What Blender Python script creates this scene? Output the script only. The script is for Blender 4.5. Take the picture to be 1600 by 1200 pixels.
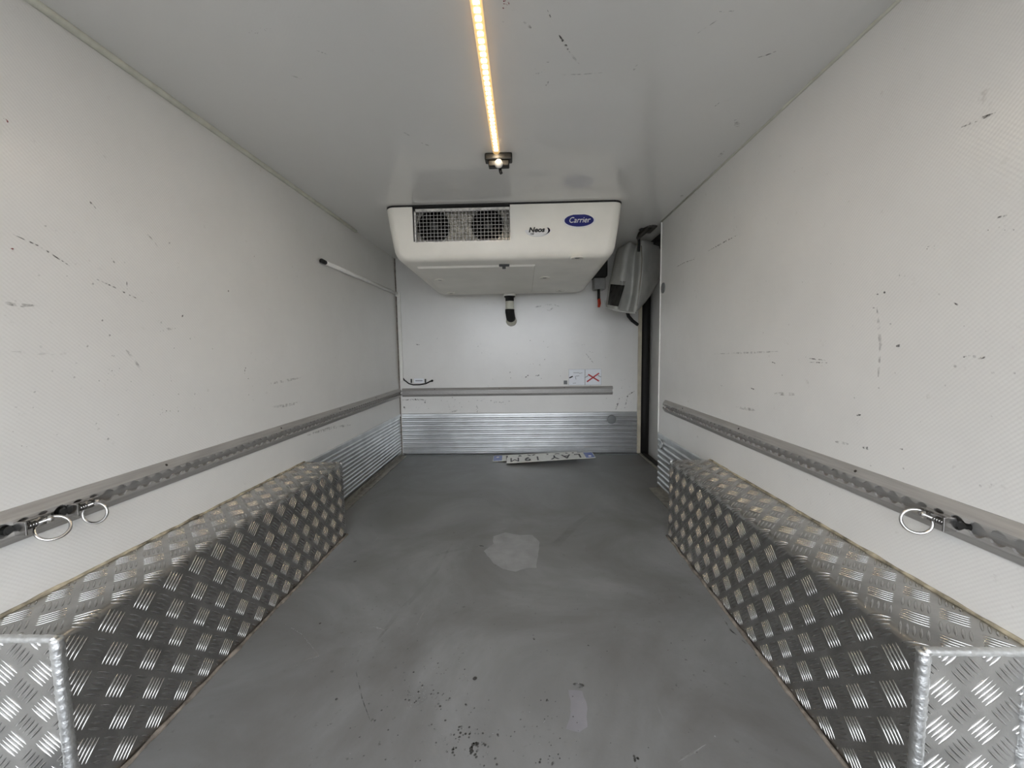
import bpy, bmesh, math, random
from mathutils import Vector, Matrix, noise
random.seed(7)
SC = bpy.context.scene
COL = SC.collection
for o in list(bpy.data.objects):
    bpy.data.objects.remove(o)

# ------------------------------------------------------------------ camera
H = .66                                   # lens height above the load floor
F_PX, PITCH, YAW, ROLL = 613.46, -.0845, .0299, -.0145
_cp, _sp, _cy, _sy = math.cos(PITCH), math.sin(PITCH), math.cos(YAW), math.sin(YAW)
CF = Vector((-_sy*_cp, _cy*_cp, _sp))
_r = Vector((_cy, _sy, 0)); _u = _r.cross(CF)
CR = math.cos(ROLL)*_r + math.sin(ROLL)*_u
CU = CR.cross(CF)
cd = bpy.data.cameras.new('camera'); cam = bpy.data.objects.new('camera', cd); COL.objects.link(cam)
cd.sensor_width = 36; cd.sensor_fit = 'HORIZONTAL'; cd.lens = 36*F_PX/1600; cd.clip_start = .01
cam.matrix_world = Matrix(((CR.x, CU.x, -CF.x, 0), (CR.y, CU.y, -CF.y, 0), (CR.z, CU.z, -CF.z, H), (0, 0, 0, 1)))
SC.camera = cam

# ------------------------------------------------------------------ light
w = bpy.data.worlds.new('overcast_sky'); SC.world = w; w.use_nodes = True
bg = w.node_tree.nodes['Background']
bg.inputs[0].default_value = (.90, .94, 1.0, 1); bg.inputs[1].default_value = 8.0
SC.view_settings.view_transform = 'Standard'; SC.view_settings.look = 'None'
SC.view_settings.gamma = 1; SC.view_settings.use_curve_mapping = False
SC.view_settings.exposure = -0.36
SC.cycles.max_bounces = 14; SC.cycles.diffuse_bounces = 10; SC.cycles.glossy_bounces = 6
SC.cycles.transparent_max_bounces = 12

# ------------------------------------------------------------------ room numbers (metres, floor z = 0)
XL, XR, ZC, YB, Y0 = -.793, .642, 1.241, 2.472, -.62
ZB = .272                                   # wheel box height
def ray(u, v): return CF + CR*((u-800)/F_PX) - CU*((v-600)/F_PX)
def on(u, v, ax, val):
    d = ray(u, v); o = Vector((0, 0, H)); i = 'xyz'.index(ax); return o + d*((val-o[i])/d[i])

# ------------------------------------------------------------------ materials
MATS = {}
def nodes(name):
    m = bpy.data.materials.new(name); m.use_nodes = True; MATS[name] = m
    t = m.node_tree; return m, t, t.nodes['Principled BSDF']
def setp(b, col=None, rough=None, metal=None, spec=None):
    if col: b.inputs['Base Color'].default_value = (*col, 1)
    if rough is not None: b.inputs['Roughness'].default_value = rough
    if metal is not None: b.inputs['Metallic'].default_value = metal
    if spec is not None: b.inputs['Specular IOR Level'].default_value = spec
def nd(t, typ, **kw):
    n = t.nodes.new(typ)
    for k, v in kw.items():
        if k in n.inputs: n.inputs[k].default_value = v
        else: setattr(n, k, v)
    return n
def ramp(t, fac, stops):
    r = t.nodes.new('ShaderNodeValToRGB'); e = r.color_ramp.elements
    while len(e) < len(stops): e.new(.5)
    for i, (p, c) in enumerate(stops): e[i].position = p; e[i].color = (*c, 1) if len(c) == 3 else c
    t.links.new(fac, r.inputs[0]); return r.outputs[0]
def simple(name, col, rough=.5, metal=0, spec=.5, var=.12, scale=30, bump=0, bscale=200, stretch=None):
    m, t, b = nodes(name); setp(b, col, rough, metal, spec)
    tc = nd(t, 'ShaderNodeTexCoord'); src = tc.outputs['Object']
    if stretch:
        mp = nd(t, 'ShaderNodeMapping'); mp.inputs['Scale'].default_value = stretch
        t.links.new(src, mp.inputs[0]); src = mp.outputs[0]
    n = nd(t, 'ShaderNodeTexNoise', Scale=scale, Detail=4.0); t.links.new(src, n.inputs['Vector'])
    lo = tuple(c*(1-var) for c in col); hi = tuple(min(1, c*(1+var)) for c in col)
    t.links.new(ramp(t, n.outputs[0], [(.3, lo), (.7, hi)]), b.inputs['Base Color'])
    if bump:
        n2 = nd(t, 'ShaderNodeTexNoise', Scale=bscale, Detail=3.0); t.links.new(src, n2.inputs['Vector'])
        bp = nd(t, 'ShaderNodeBump', Strength=bump, Distance=.001)
        t.links.new(n2.outputs[0], bp.inputs['Height']); t.links.new(bp.outputs[0], b.inputs['Normal'])
    return m
def panel(name, col, rough, axes, weave=.25, dirt=.5, pitch=.0075):
    """glossy white fibreglass sheet with a fine woven relief and grey grime"""
    m, t, b = nodes(name); setp(b, col, rough, 0, .5)
    tc = nd(t, 'ShaderNodeTexCoord'); sx = nd(t, 'ShaderNodeSeparateXYZ'); t.links.new(tc.outputs['Object'], sx.inputs[0])
    k = 2*math.pi/pitch; s = []
    for a in axes:
        mu = nd(t, 'ShaderNodeMath', operation='MULTIPLY'); mu.inputs[1].default_value = k; t.links.new(sx.outputs[a], mu.inputs[0])
        si = nd(t, 'ShaderNodeMath', operation='SINE'); t.links.new(mu.outputs[0], si.inputs[0]); s.append(si)
    pr = nd(t, 'ShaderNodeMath', operation='MULTIPLY'); t.links.new(s[0].outputs[0], pr.inputs[0]); t.links.new(s[1].outputs[0], pr.inputs[1])
    n2 = nd(t, 'ShaderNodeTexNoise', Scale=9.0, Detail=2.0); t.links.new(tc.outputs['Object'], n2.inputs['Vector'])
    ad = nd(t, 'ShaderNodeMath', operation='MULTIPLY_ADD'); ad.inputs[1].default_value = 4.0
    t.links.new(n2.outputs[0], ad.inputs[0]); t.links.new(pr.outputs[0], ad.inputs[2])
    bp = nd(t, 'ShaderNodeBump', Strength=weave, Distance=.0004)
    t.links.new(ad.outputs[0], bp.inputs['Height']); t.links.new(bp.outputs[0], b.inputs['Normal'])
    n1 = nd(t, 'ShaderNodeTexNoise', Scale=3.0, Detail=8.0, Roughness=.7); t.links.new(tc.outputs['Object'], n1.inputs['Vector'])
    c0 = tuple(c*(1-.10*dirt) for c in col)
    base = ramp(t, n1.outputs[0], [(.35, c0), (.6, col)])
    n3 = nd(t, 'ShaderNodeTexNoise', Scale=38.0, Detail=5.0, Roughness=.65); t.links.new(tc.outputs['Object'], n3.inputs['Vector'])
    f = ramp(t, n3.outputs[0], [(.66, (0, 0, 0)), (.76, (dirt*.55,)*3)])
    mx = nd(t, 'ShaderNodeMix', data_type='RGBA'); t.links.new(f, mx.inputs[0]); t.links.new(base, mx.inputs[6])
    mx.inputs[7].default_value = (.33, .30, .27, 1); t.links.new(mx.outputs[2], b.inputs['Base Color'])
    return m
panel('wall_left_panel', (.76, .755, .735), .20, (1, 2), weave=.22)
panel('wall_right_panel', (.76, .755, .735), .20, (1, 2), weave=.22)
panel('wall_back_panel', (.76, .755, .735), .17, (0, 2), weave=.10)
panel('ceiling_panel', (.76, .755, .735), .09, (0, 1), weave=.05, dirt=.15)
def floor_mat():
    m, t, b = nodes('floor_coating'); setp(b, (.2, .2, .2), .42, 0, .45)
    tc = nd(t, 'ShaderNodeTexCoord'); O = tc.outputs['Object']
    n = nd(t, 'ShaderNodeTexNoise', Scale=2.6, Detail=9.0, Roughness=.62, Distortion=.6); t.links.new(O, n.inputs['Vector'])
    c = ramp(t, n.outputs[0], [(.30, (.125, .122, .116)), (.5, (.178, .181, .182)), (.70, (.25, .255, .262))])
    n2 = nd(t, 'ShaderNodeTexNoise', Scale=70.0, Detail=4.0); t.links.new(O, n2.inputs['Vector'])
    f2 = ramp(t, n2.outputs[0], [(.66, (0, 0, 0)), (.73, (.75,)*3)])
    n3 = nd(t, 'ShaderNodeTexNoise', Scale=4.0, Detail=3.0); t.links.new(O, n3.inputs['Vector'])
    f3 = ramp(t, n3.outputs[0], [(.45, (0, 0, 0)), (.62, (1, 1, 1))])
    mu = nd(t, 'ShaderNodeMath', operation='MULTIPLY'); t.links.new(f2, mu.inputs[0]); t.links.new(f3, mu.inputs[1])
    mx = nd(t, 'ShaderNodeMix', data_type='RGBA'); t.links.new(mu.outputs[0], mx.inputs[0]); t.links.new(c, mx.inputs[6])
    mx.inputs[7].default_value = (.06, .058, .055, 1)
    # thin pale scratches
    mp = nd(t, 'ShaderNodeMapping'); mp.inputs['Scale'].default_value = (26, 2.2, 1); mp.inputs['Rotation'].default_value = (0, 0, .5); t.links.new(O, mp.inputs[0])
    n4 = nd(t, 'ShaderNodeTexNoise', Scale=2.4, Detail=6.0, Roughness=.7); t.links.new(mp.outputs[0], n4.inputs['Vector'])
    f4 = ramp(t, n4.outputs[0], [(.66, (0, 0, 0)), (.72, (.3,)*3)])
    m2 = nd(t, 'ShaderNodeMix', data_type='RGBA'); t.links.new(f4, m2.inputs[0]); t.links.new(mx.outputs[2], m2.inputs[6])
    m2.inputs[7].default_value = (.33, .34, .34, 1); t.links.new(m2.outputs[2], b.inputs['Base Color'])
    rr = ramp(t, n.outputs[0], [(.3, (.36,)*3), (.7, (.52,)*3)]); t.links.new(rr, b.inputs['Roughness'])
    bp = nd(t, 'ShaderNodeBump', Strength=.15, Distance=.001); n5 = nd(t, 'ShaderNodeTexNoise', Scale=180.0, Detail=2.0)
    t.links.new(O, n5.inputs['Vector']); t.links.new(n5.outputs[0], bp.inputs['Height']); t.links.new(bp.outputs[0], b.inputs['Normal'])
floor_mat()
simple('tread_aluminium', (.46, .455, .445), .30, 1, var=.16, scale=25, bump=.25, bscale=420)
simple('tread_bar_metal', (.46, .455, .445), .16, 1, var=.05)
simple('weld', (.74, .75, .75), .36, 1, var=.12, scale=140, bump=.9, bscale=260)
simple('rail_aluminium', (.38, .37, .355), .42, .3, var=.12, scale=18, stretch=(4, .6, 12))
simple('rail_back_aluminium', (.38, .37, .355), .42, .3, var=.12, scale=18, stretch=(.6, 4, 12))
simple('kick_aluminium', (.60, .615, .62), .32, .85, var=.08, scale=14)
simple('kick_side_aluminium', (.60, .615, .62), .32, .85, var=.12, scale=14)
simple('strip_aluminium', (.40, .38, .34), .5, 1, var=.25, scale=40)
simple('steel', (.62, .61, .60), .22, 1, var=.1)
simple('dark_steel', (.10, .095, .09), .35, 1)
simple('black_plastic', (.006, .006, .0055), .45)
simple('black_rubber', (.010, .010, .010), .7)
simple('sealant', (.34, .30, .22), .6, var=.75, scale=40, bump=.8, bscale=160)
simple('floor_sealant', (.20, .175, .15), .7, var=.5, scale=60, bump=.9, bscale=160)
simple('cove_plastic', (.62, .62, .54), .4, var=.1)
simple('white_plastic', (.80, .79, .76), .35, var=.03)
simple('housing_plastic', (.89, .865, .79), .38, var=.05, scale=7)
simple('cover_plastic', (.89, .865, .79), .42, var=.04, scale=7)
simple('coil_metal', (.74, .72, .68), .4, .45, var=.25, scale=60)
simple('fan_black', (.008, .008, .008), .8, spec=.2)
simple('badge_blue', (.008, .012, .16), .25, var=.02)
simple('badge_white', (.82, .82, .82), .3, var=.02)
simple('ink_navy', (.012, .012, .07), .4, var=.02)
simple('ink_black', (.012, .012, .014), .5, var=.02)
simple('ink_grey', (.32, .33, .35), .6, var=.05)
simple('ink_red', (.42, .012, .02), .5, var=.05)
simple('plate_white', (.66, .66, .62), .35, var=.1, scale=40)
simple('plate_blue', (.04, .09, .36), .35, var=.1)
simple('sticker_paper', (.82, .85, .90), .4, var=.02)
simple('plug_grey', (.17, .18, .185), .5, var=.05)
simple('jamb_beige', (.52, .48, .38), .5, var=.15, scale=20)
simple('door_panel', (.72, .72, .705), .45, var=.05, scale=6)
simple('curtain_fabric', (.45, .45, .425), .75, var=.18, scale=9, bump=.25, bscale=320)
simple('curtain_border', (.46, .46, .44), .6, var=.1, scale=20)
simple('curtain_fold', (.27, .25, .21), .75, var=.2, scale=9, bump=.25, bscale=320)
simple('curtain_window', (.06, .06, .058), .25, var=.3, scale=30)
simple('led_board', (.22, .21, .17), .5, var=.05)
simple('red_plastic', (.50, .045, .015), .4, var=.05)
simple('grey_plastic', (.30, .30, .29), .5, var=.08)
simple('hose_white', (.66, .65, .56), .5, var=.12, scale=40)
simple('yard_asphalt', (.13, .125, .115), .9, var=.15, scale=3)
simple('paint_patch', (.265, .27, .275), .5, var=.12, scale=22, bump=.2)
simple('paint_patch_lilac', (.215, .212, .232), .5, var=.1, scale=22, bump=.2)
simple('body_paint', (.7, .7, .7), .3, var=.02)
def decal(name, col, lo, hi, scale=160, amount=.9):
    m, t, b = nodes(name); setp(b, col, .6)
    tc = nd(t, 'ShaderNodeTexCoord'); n = nd(t, 'ShaderNodeTexNoise', Scale=float(scale), Detail=2.0)
    t.links.new(tc.outputs['Object'], n.inputs['Vector'])
    a = ramp(t, n.outputs[0], [(lo, (0, 0, 0)), (hi, (amount,)*3)]); t.links.new(a, b.inputs['Alpha'])
decal('scuff_dark', (.05, .045, .045), .46, .62, 160, .75)
decal('scuff_faint', (.22, .21, .20), .42, .68, 90, .40)
decal('scuff_red', (.25, .05, .05), .48, .56)
decal('floor_dark', (.04, .04, .038), .42, .58, 60, .7)
decal('floor_pale', (.42, .42, .42), .40, .60, 60, .5)
decal('floor_stain', (.10, .098, .094), .30, .75, 20, .16)
def emis(name, col, s, mix=0.):
    m, t, b = nodes(name); setp(b, col, .4)
    b.inputs['Emission Color'].default_value = (*col, 1); b.inputs['Emission Strength'].default_value = s
    if mix: b.inputs['Alpha'].default_value = mix
emis('led_chip', (1, .80, .55), 170)
emis('led_diffuser', (1, .60, .22), 13.0, .06)

# ------------------------------------------------------------------ mesh helpers
def obj(name, bm, mat, parent=None, smooth=False, loc=None):
    me = bpy.data.meshes.new(name)
    if isinstance(bm, bmesh.types.BMesh):
        bmesh.ops.recalc_face_normals(bm, faces=bm.faces); bm.to_mesh(me); bm.free()
    else:
        me.from_pydata(*bm)
    base = parent_base(parent) if parent is not None else (Vector(loc) if loc is not None else Vector((0, 0, 0)))
    if base.length: me.transform(Matrix.Translation(-base))
    o = bpy.data.objects.new(name, me); COL.objects.link(o)
    if loc is not None and parent is None: o.location = loc
    me.materials.append(MATS[mat])
    if smooth:
        for p in me.polygons: p.use_smooth = True
    if parent is not None: o.parent = parent
    return o
def parent_base(p):
    b = Vector((0, 0, 0))
    while p is not None: b = b + p.location; p = p.parent
    return b
def tag(o, label, cat, group=None):
    o['label'] = label; o['category'] = cat
    if group: o['group'] = group
    return o
def thing(name, loc, label, cat, group=None):
    o = bpy.data.objects.new(name, None); o.empty_display_size = .02; COL.objects.link(o); o.location = loc
    return tag(o, label, cat, group)
def struct(name, bm, mat, label=None, smooth=False):
    o = obj(name, bm, mat, smooth=smooth); o['kind'] = 'structure'
    if label: o['label'] = label
    return o
def B(): return bmesh.new()
def box(bm, x0, x1, y0, y1, z0, z1, bev=0, seg=2):
    v = [bm.verts.new((x, y, z)) for x in (x0, x1) for y in (y0, y1) for z in (z0, z1)]
    fs = [bm.faces.new([v[i] for i in q]) for q in ((0, 1, 3, 2), (4, 6, 7, 5), (0, 4, 5, 1), (2, 3, 7, 6), (0, 2, 6, 4), (1, 5, 7, 3))]
    if bev:
        es = {e for f in fs for e in f.edges}
        bmesh.ops.bevel(bm, geom=list(es), offset=bev, segments=seg, profile=.5, affect='EDGES')
    return bm
def bx(*a, **k): return box(B(), *a, **k)
def frame_of(d):
    d = d.normalized(); a = Vector((0, 0, 1)) if abs(d.z) < .9 else Vector((1, 0, 0))
    x = d.cross(a).normalized(); return x, d.cross(x).normalized()
def tube(bm, pts, r, n=8, caps=True, closed=False, jit=0):
    pts = [Vector(p) for p in pts]; rings = []; N = len(pts); X = None
    for i, p in enumerate(pts):
        if closed: d = pts[(i+1) % N]-pts[i-1]
        else: d = pts[min(i+1, N-1)]-pts[max(i-1, 0)]
        d.normalize()
        if X is None: X, _ = frame_of(d)
        X = (X - d*X.dot(d)).normalized(); Yv = d.cross(X)
        rr = r[i] if isinstance(r, (list, tuple)) else r
        ring = []
        for k in range(n):
            a = 2*math.pi*k/n; q = rr*(1+(random.uniform(-jit, jit) if jit else 0))
            ring.append(bm.verts.new(p + X*math.cos(a)*q + Yv*math.sin(a)*q))
        rings.append(ring)
    for i in range(N if closed else N-1):
        a, b = rings[i], rings[(i+1) % N]
        for k in range(n): bm.faces.new((a[k], a[(k+1) % n], b[(k+1) % n], b[k]))
    if caps and not closed: bm.faces.new(rings[0][::-1]); bm.faces.new(rings[-1])
    return bm
def lathe(bm, c, axis, prof, n=24):
    """prof = [(distance along axis, radius)]"""
    c = Vector(c); d = Vector(axis).normalized(); X, Yv = frame_of(d); rings = []
    for h, r in prof:
        rings.append([bm.verts.new(c + d*h + (X*math.cos(2*math.pi*k/n) + Yv*math.sin(2*math.pi*k/n))*max(r, 1e-5)) for k in range(n)])
    for a, b in zip(rings, rings[1:]):
        for k in range(n): bm.faces.new((a[k], a[(k+1) % n], b[(k+1) % n], b[k]))
    bm.faces.new(rings[0][::-1]); bm.faces.new(rings[-1]); return bm
def prism(bm, poly, M, t):
    """polygon in local XY extruded by t along local Z, placed by matrix M"""
    a = [bm.verts.new(M @ Vector((x, y, 0))) for x, y in poly]; b = [bm.verts.new(M @ Vector((x, y, t))) for x, y in poly]
    n = len(poly); bm.faces.new(a[::-1]); bm.faces.new(b)
    for i in range(n): bm.faces.new((a[i], a[(i+1) % n], b[(i+1) % n], b[i]))
    return bm
def ellipse(rx, ry, n=40, cx=0, cy=0): return [(cx+rx*math.cos(2*math.pi*i/n), cy+ry*math.sin(2*math.pi*i/n)) for i in range(n)]
def face_front(c): return Matrix(((1, 0, 0, c[0]), (0, 0, -1, c[1]), (0, 1, 0, c[2]), (0, 0, 0, 1)))
def text_bm(body, size, M, shear=0, depth=.0005, sx=1, bold=0):
    cu = bpy.data.curves.new('t', 'FONT'); cu.body = body; cu.size = size; cu.shear = shear; cu.extrude = depth; cu.offset = bold
    cu.align_x = 'CENTER'; cu.align_y = 'CENTER'; cu.resolution_u = 4
    o = bpy.data.objects.new('t', cu); COL.objects.link(o)
    dg = bpy.context.evaluated_depsgraph_get(); me = bpy.data.meshes.new_from_object(o.evaluated_get(dg))
    me.transform(M @ Matrix.Diagonal((sx, 1, 1, 1))); bm = B(); bm.from_mesh(me)
    bpy.data.objects.remove(o); bpy.data.curves.remove(cu); bpy.data.meshes.remove(me); return bm

# ------------------------------------------------------------------ the setting
floor = struct('floor', bx(XL-.02, .735, Y0, YB+.02, -.05, 0), 'floor_coating', 'worn grey coated load floor')
wall_left = struct('wall_left', bx(XL-.06, XL, Y0, YB+.06, -.05, ZC+.05), 'wall_left_panel', 'white fibreglass side wall with scuffs')
wall_right = struct('wall_right', bx(XR, XR+.07, Y0, 1.872, -.05, ZC+.05), 'wall_right_panel', 'white fibreglass side wall ending at the side door')
wall_back = struct('wall_back', bx(XL-.02, .712, YB, YB+.06, -.05, ZC+.05), 'wall_back_panel', 'glossy white bulkhead wall')
ceiling = struct('ceiling', bx(XL-.06, .90, Y0, YB+.16, ZC, ZC+.06), 'ceiling_panel', 'glossy grey-white ceiling panel')
struct('ground', bx(-30, 30, -40, 30, -.70, -.66), 'yard_asphalt', 'grey asphalt yard outside')
struct('trim_1', tube(B(), [(XL+.004, y, ZC-.004) for y in [Y0+i*.12 for i in range(22)]], .0075, 8), 'cove_plastic', 'pale sealing bead along the wall and ceiling joint', smooth=True)
struct('trim_2', tube(B(), [(XR-.001, y, ZC-.001) for y in (Y0, .6, 1.2, 1.872)], .004, 8), 'cove_plastic', 'thin sealing bead where right wall meets ceiling', smooth=True)
struct('trim_3', bx(XR-.004, XR+.073, 1.872, 1.878, .262, ZC, bev=.001), 'white_plastic', 'white edge profile on the end of the right wall')
struct('trim_4', bx(.712, .734, YB-.006, YB+.06, 0, ZC), 'jamb_beige', 'beige door jamb strip at the end of the bulkhead')
struct('trim_5', bx(.722, .738, 1.88, YB-.006, -.05, .003), 'strip_aluminium', 'metal sill strip of the side door opening')
struct('trim_6', tube(B(), [(XL+.002, YB-.002, z) for z in (.0, .6, 1.24)], .004, 8), 'floor_sealant', 'dark sealing joint in the wall corner')
d1 = struct('door_1', bx(.800, .84, 1.70, 2.60, -.03, 1.20, bev=.004), 'door_panel', 'light grey inner panel of the sliding side door')
seal = B()
tube(seal, [(.765, 2.50, z) for z in (-.04, .3, .8, 1.22)], .026, 10)
tube(seal, [(.765, y, -.02) for y in (1.74, 2.0, 2.52)], .024, 10)
tube(seal, [(.765, y, 1.215) for y in (1.74, 2.0, 2.52)], .024, 10)
obj('rubber_seal', seal, 'black_rubber', d1, True)
pl = B(); box(pl, .734, .90, 2.52, 2.63, -.06, ZC); box(pl, .712, .90, 1.76, 1.866, -.06, ZC); box(pl, .738, .90, 1.866, 2.52, -.07, -.04); box(pl, .70, .90, 1.88, 2.47, 1.212, ZC)
obj('door_frame', pl, 'black_rubber', d1)
# floor angles along the foot of the walls
def angle(name, x0, x1, y0, y1, label):
    s = -1 if x0 > 0 else 1
    bm = B(); box(bm, min(x0, x1), max(x0, x1), y0, y1, 0, .003); box(bm, min(x0, x0+s*.003), max(x0, x0+s*.003), y0, y1, 0, .022)
    return struct(name, bm, 'strip_aluminium', label)
angle('trim_7', XL+.010, XL+.042, 1.37, 2.44, 'metal angle strip at the foot of the left wall')
angle('trim_8', XR-.010, XR-.054, 1.37, 1.838, 'metal angle strip at the foot of the right wall')
struct('trim_9', bx(XL+.02, .712, YB-.040, YB-.008, 0, .003), 'plug_grey', 'metal floor strip at the foot of the bulkhead')

# ribbed aluminium kick panels
def kick(name, P0, P1, nrm, z1, mat, label, nribs=9, rel=1.9):
    """ribbed sheet from P0 to P1 (xy) against a wall, nrm points into the room"""
    P0, P1, nrm = Vector(P0), Vector(P1), Vector(nrm)
    prof = [(z1, 0), (z1, .003), (z1-.004, .005), (z1-.016, .005)]
    p = (z1-.022)/nribs; z = z1-.016
    for i in range(nribs):
        for a, d in ((.04, .0015), (.12, .0), (.46, .0), (.56, .0035), (.66, .0055), (.84, .0055), (.94, .0045)):
            prof.append((z-a*p, d*rel+.0010))
        z -= p
    prof += [(.003, .005), (.003, 0)]
    bm = B(); ra = []
    for q in (P0, P1): ra.append([bm.verts.new((q.x+nrm.x*d, q.y+nrm.y*d, zz)) for zz, d in prof])
    n = len(prof)
    for i in range(n-1): bm.faces.new((ra[0][i], ra[0][i+1], ra[1][i+1], ra[1][i]))
    bm.faces.new((ra[0][n-1], ra[0][0], ra[1][0], ra[1][n-1])); bm.faces.new(ra[0]); bm.faces.new(ra[1][::-1])
    return tag(obj(name, bm, mat), label, 'kick panel', 'ribbed kick panels')
kick('kick_panel', (XL+.012, YB), (.711, YB), (0, -1), .268, 'kick_aluminium', 'bright ribbed aluminium kick panel under the rail on the bulkhead')
kick('kick_panel', (XL, 1.372), (XL, YB-.009), (1, 0), .268, 'kick_side_aluminium', 'dark ribbed aluminium kick panel between wheel box and bulkhead', rel=.32, nribs=13)
kick('kick_panel', (XR, 1.362), (XR, 1.868), (-1, 0), .262, 'kick_side_aluminium', 'short ribbed aluminium kick panel beside the sliding door', rel=.6)

# ------------------------------------------------------------------ tread plate wheel boxes
CELL = .0385
def bar_field(rect, mapf, off=(0, 0)):
    """five-bar tread pattern in sheet coordinates; mapf(s,t,h) -> point"""
    s0, s1, t0, t1 = rect; V, Fc = [], []
    L = CELL*math.sqrt(2); q = math.sqrt(.5)
    NS, W, HT = 7, .0019, .0017
    cx = [(-1, 0), (-.78, .62), (0, 1), (.78, .62), (1, 0)]
    for i in range(-2, int((s1-s0)/L*2)+4):
        for j in range(-2, int((t1-t0)/L*2)+4):
            if (i+j) % 2: continue
            c = (s0+off[0]+i*L/2, t0+off[1]+j*L/2)
            d = (q, q) if i % 2 == 0 else (q, -q)
            p = (-d[1], d[0])
            for k in range(-2, 3):
                bxx, byy = c[0]+p[0]*k*.0068, c[1]+p[1]*k*.0068
                lo, hi = -.0148, .0148
                for o_, dd, a, b in ((bxx, d[0], s0, s1), (byy, d[1], t0, t1)):
                    u0, u1 = sorted(((a-o_)/dd, (b-o_)/dd)); lo, hi = max(lo, u0), min(hi, u1)
                if hi-lo < .005: continue
                base = len(V)
                for m in range(NS):
                    f = m/(NS-1); s = lo+(hi-lo)*f; e = max(.02, 1-(2*f-1)**2)
                    # slight bow of each bar
                    for a, h in cx:
                        ww = a*W*math.sqrt(e)
                        V.append(mapf(bxx+d[0]*s+p[0]*ww, byy+d[1]*s+p[1]*ww, h*HT*e**.6))
                for m in range(NS-1):
                    for a in range(4):
                        r = base+m*5+a; Fc.append((r, r+1, r+6, r+5))
    return V, [], Fc
def wheel_box(side, xi, y0, y1, zt, label):
    xw = XL if side < 0 else XR
    R = .014; wtop = abs(xw-xi)
    sgn = -side                                    # direction from wall into the room
    root = thing('wheel_arch_box', ((xi+xw)/2, (y0+y1)/2, 0), label, 'wheel box', 'tread plate wheel boxes')
    la = zt-R; lb = math.pi/2*R; lc = wtop-R
    def mapf(s, t, h):
        if t < la: return (xi+sgn*h, y0+s, t)
        if t < la+lb:
            a = (t-la)/R; return (xi-sgn*R+sgn*(R+h)*math.cos(a), y0+s, la+(R+h)*math.sin(a))
        return (xi-sgn*R-sgn*(t-la-lb), y0+s, zt+h)
    ts = [0, la]+[la+lb*i/6 for i in range(1, 7)]+[la+lb+lc]
    V, Fc = [], []
    for s in (0, y1-y0):
        for t in ts: V.append(mapf(s, t, 0))
        for t in ts: V.append(mapf(s, t, -.003))
    n = len(ts)
    for i in range(n-1):
        Fc.append((i, i+1, 2*n+i+1, 2*n+i)); Fc.append((n+i, 3*n+i, 3*n+i+1, n+i+1))
        Fc.append((i, n+i, n+i+1, i+1)); Fc.append((2*n+i, 2*n+i+1, 3*n+i+1, 3*n+i))
    bm = B(); vs = [bm.verts.new(v) for v in V]
    for f in Fc: bm.faces.new([vs[i] for i in f])
    sheet = obj('folded_tread_plate', bm, 'tread_aluminium', root, True)
    sheet.data.set_sharp_from_angle(angle=.9)
    f = bar_field((.004, y1-y0-.003, .006, la+lb+lc-.006), mapf, (.012, .020) if side < 0 else (.030, .012))
    b = obj('tread_bars', f, 'tread_bar_metal', sheet, True); b['kind'] = 'stuff'
    x0, x1 = sorted((xi, xw))
    bm = bx(x0+.002, x1-.001, y0-.001, y0+.003, .001, zt-.001)
    fp = obj('end_plate', bm, 'tread_aluminium', root)
    def mf(s, t, h): return (x0+.002+s, y0-.001-h, t) if side < 0 else (x1-.002-s, y0-.001-h, t)
    f = bar_field((.008, wtop-.010, .004, zt-.006), mf, (.018, .024))
    b = obj('tread_bars', f, 'tread_bar_metal', fp, True); b['kind'] = 'stuff'
    obj('end_plate', bx(x0+.002, x1-.001, y1-.003, y1, .001, zt-.001), 'tread_aluminium', root)
    def bead(p, q, r, n):
        p, q = Vector(p), Vector(q)
        return tube(B(), [p.lerp(q, i/n) for i in range(n+1)], [r*(1+.05*math.sin(i*1.9)+random.uniform(-.07, .07)) for i in range(n+1)], 10, jit=.05)
    obj('weld_bead', bead((xi-sgn*.003, y0+.001, 0), (xi-sgn*.003, y0+.001, zt-.002), .0074, 70), 'weld', root, True)
    obj('weld_bead', bead((xi-sgn*.003, y0+.001, zt-.003), (xw, y0+.001, zt-.003), .0052, 36), 'weld', root, True)
    obj('weld_bead', bead((xw+sgn*.006, y0+.001, 0), (xw+sgn*.006, y0+.001, zt-.002), .0075, 70), 'weld', root, True)
    N = 60
    obj('wall_sealant', tube(B(), [(xw+sgn*(.001+.002*noise.noise((y0+i*.1, 3, 0))), y0+(y1-y0)*i/N, zt+.001) for i in range(N+1)],
        [.0036*(1+.7*noise.noise((i*.35, side*4., 0))) for i in range(N+1)], 7, jit=.12), 'sealant', root, True)
    obj('floor_sealant', tube(B(), [(xi+sgn*(.004+.003*noise.noise((i*.3, side*2., 1))), y0+(y1-y0)*i/N, .001) for i in range(N+1)],
        [.0042*(1+.6*noise.noise((i*.4, side*7., 0))) for i in range(N+1)], 7, jit=.12), 'floor_sealant', root, True)
    return root
wheel_box(-1, -.654, .497, 1.362, .271, 'tread plate wheel box under the lashing rail with two rings')
wheel_box(1, .503, .484, 1.352, .2735, 'tread plate wheel box under the lashing rail with one ring')

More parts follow.
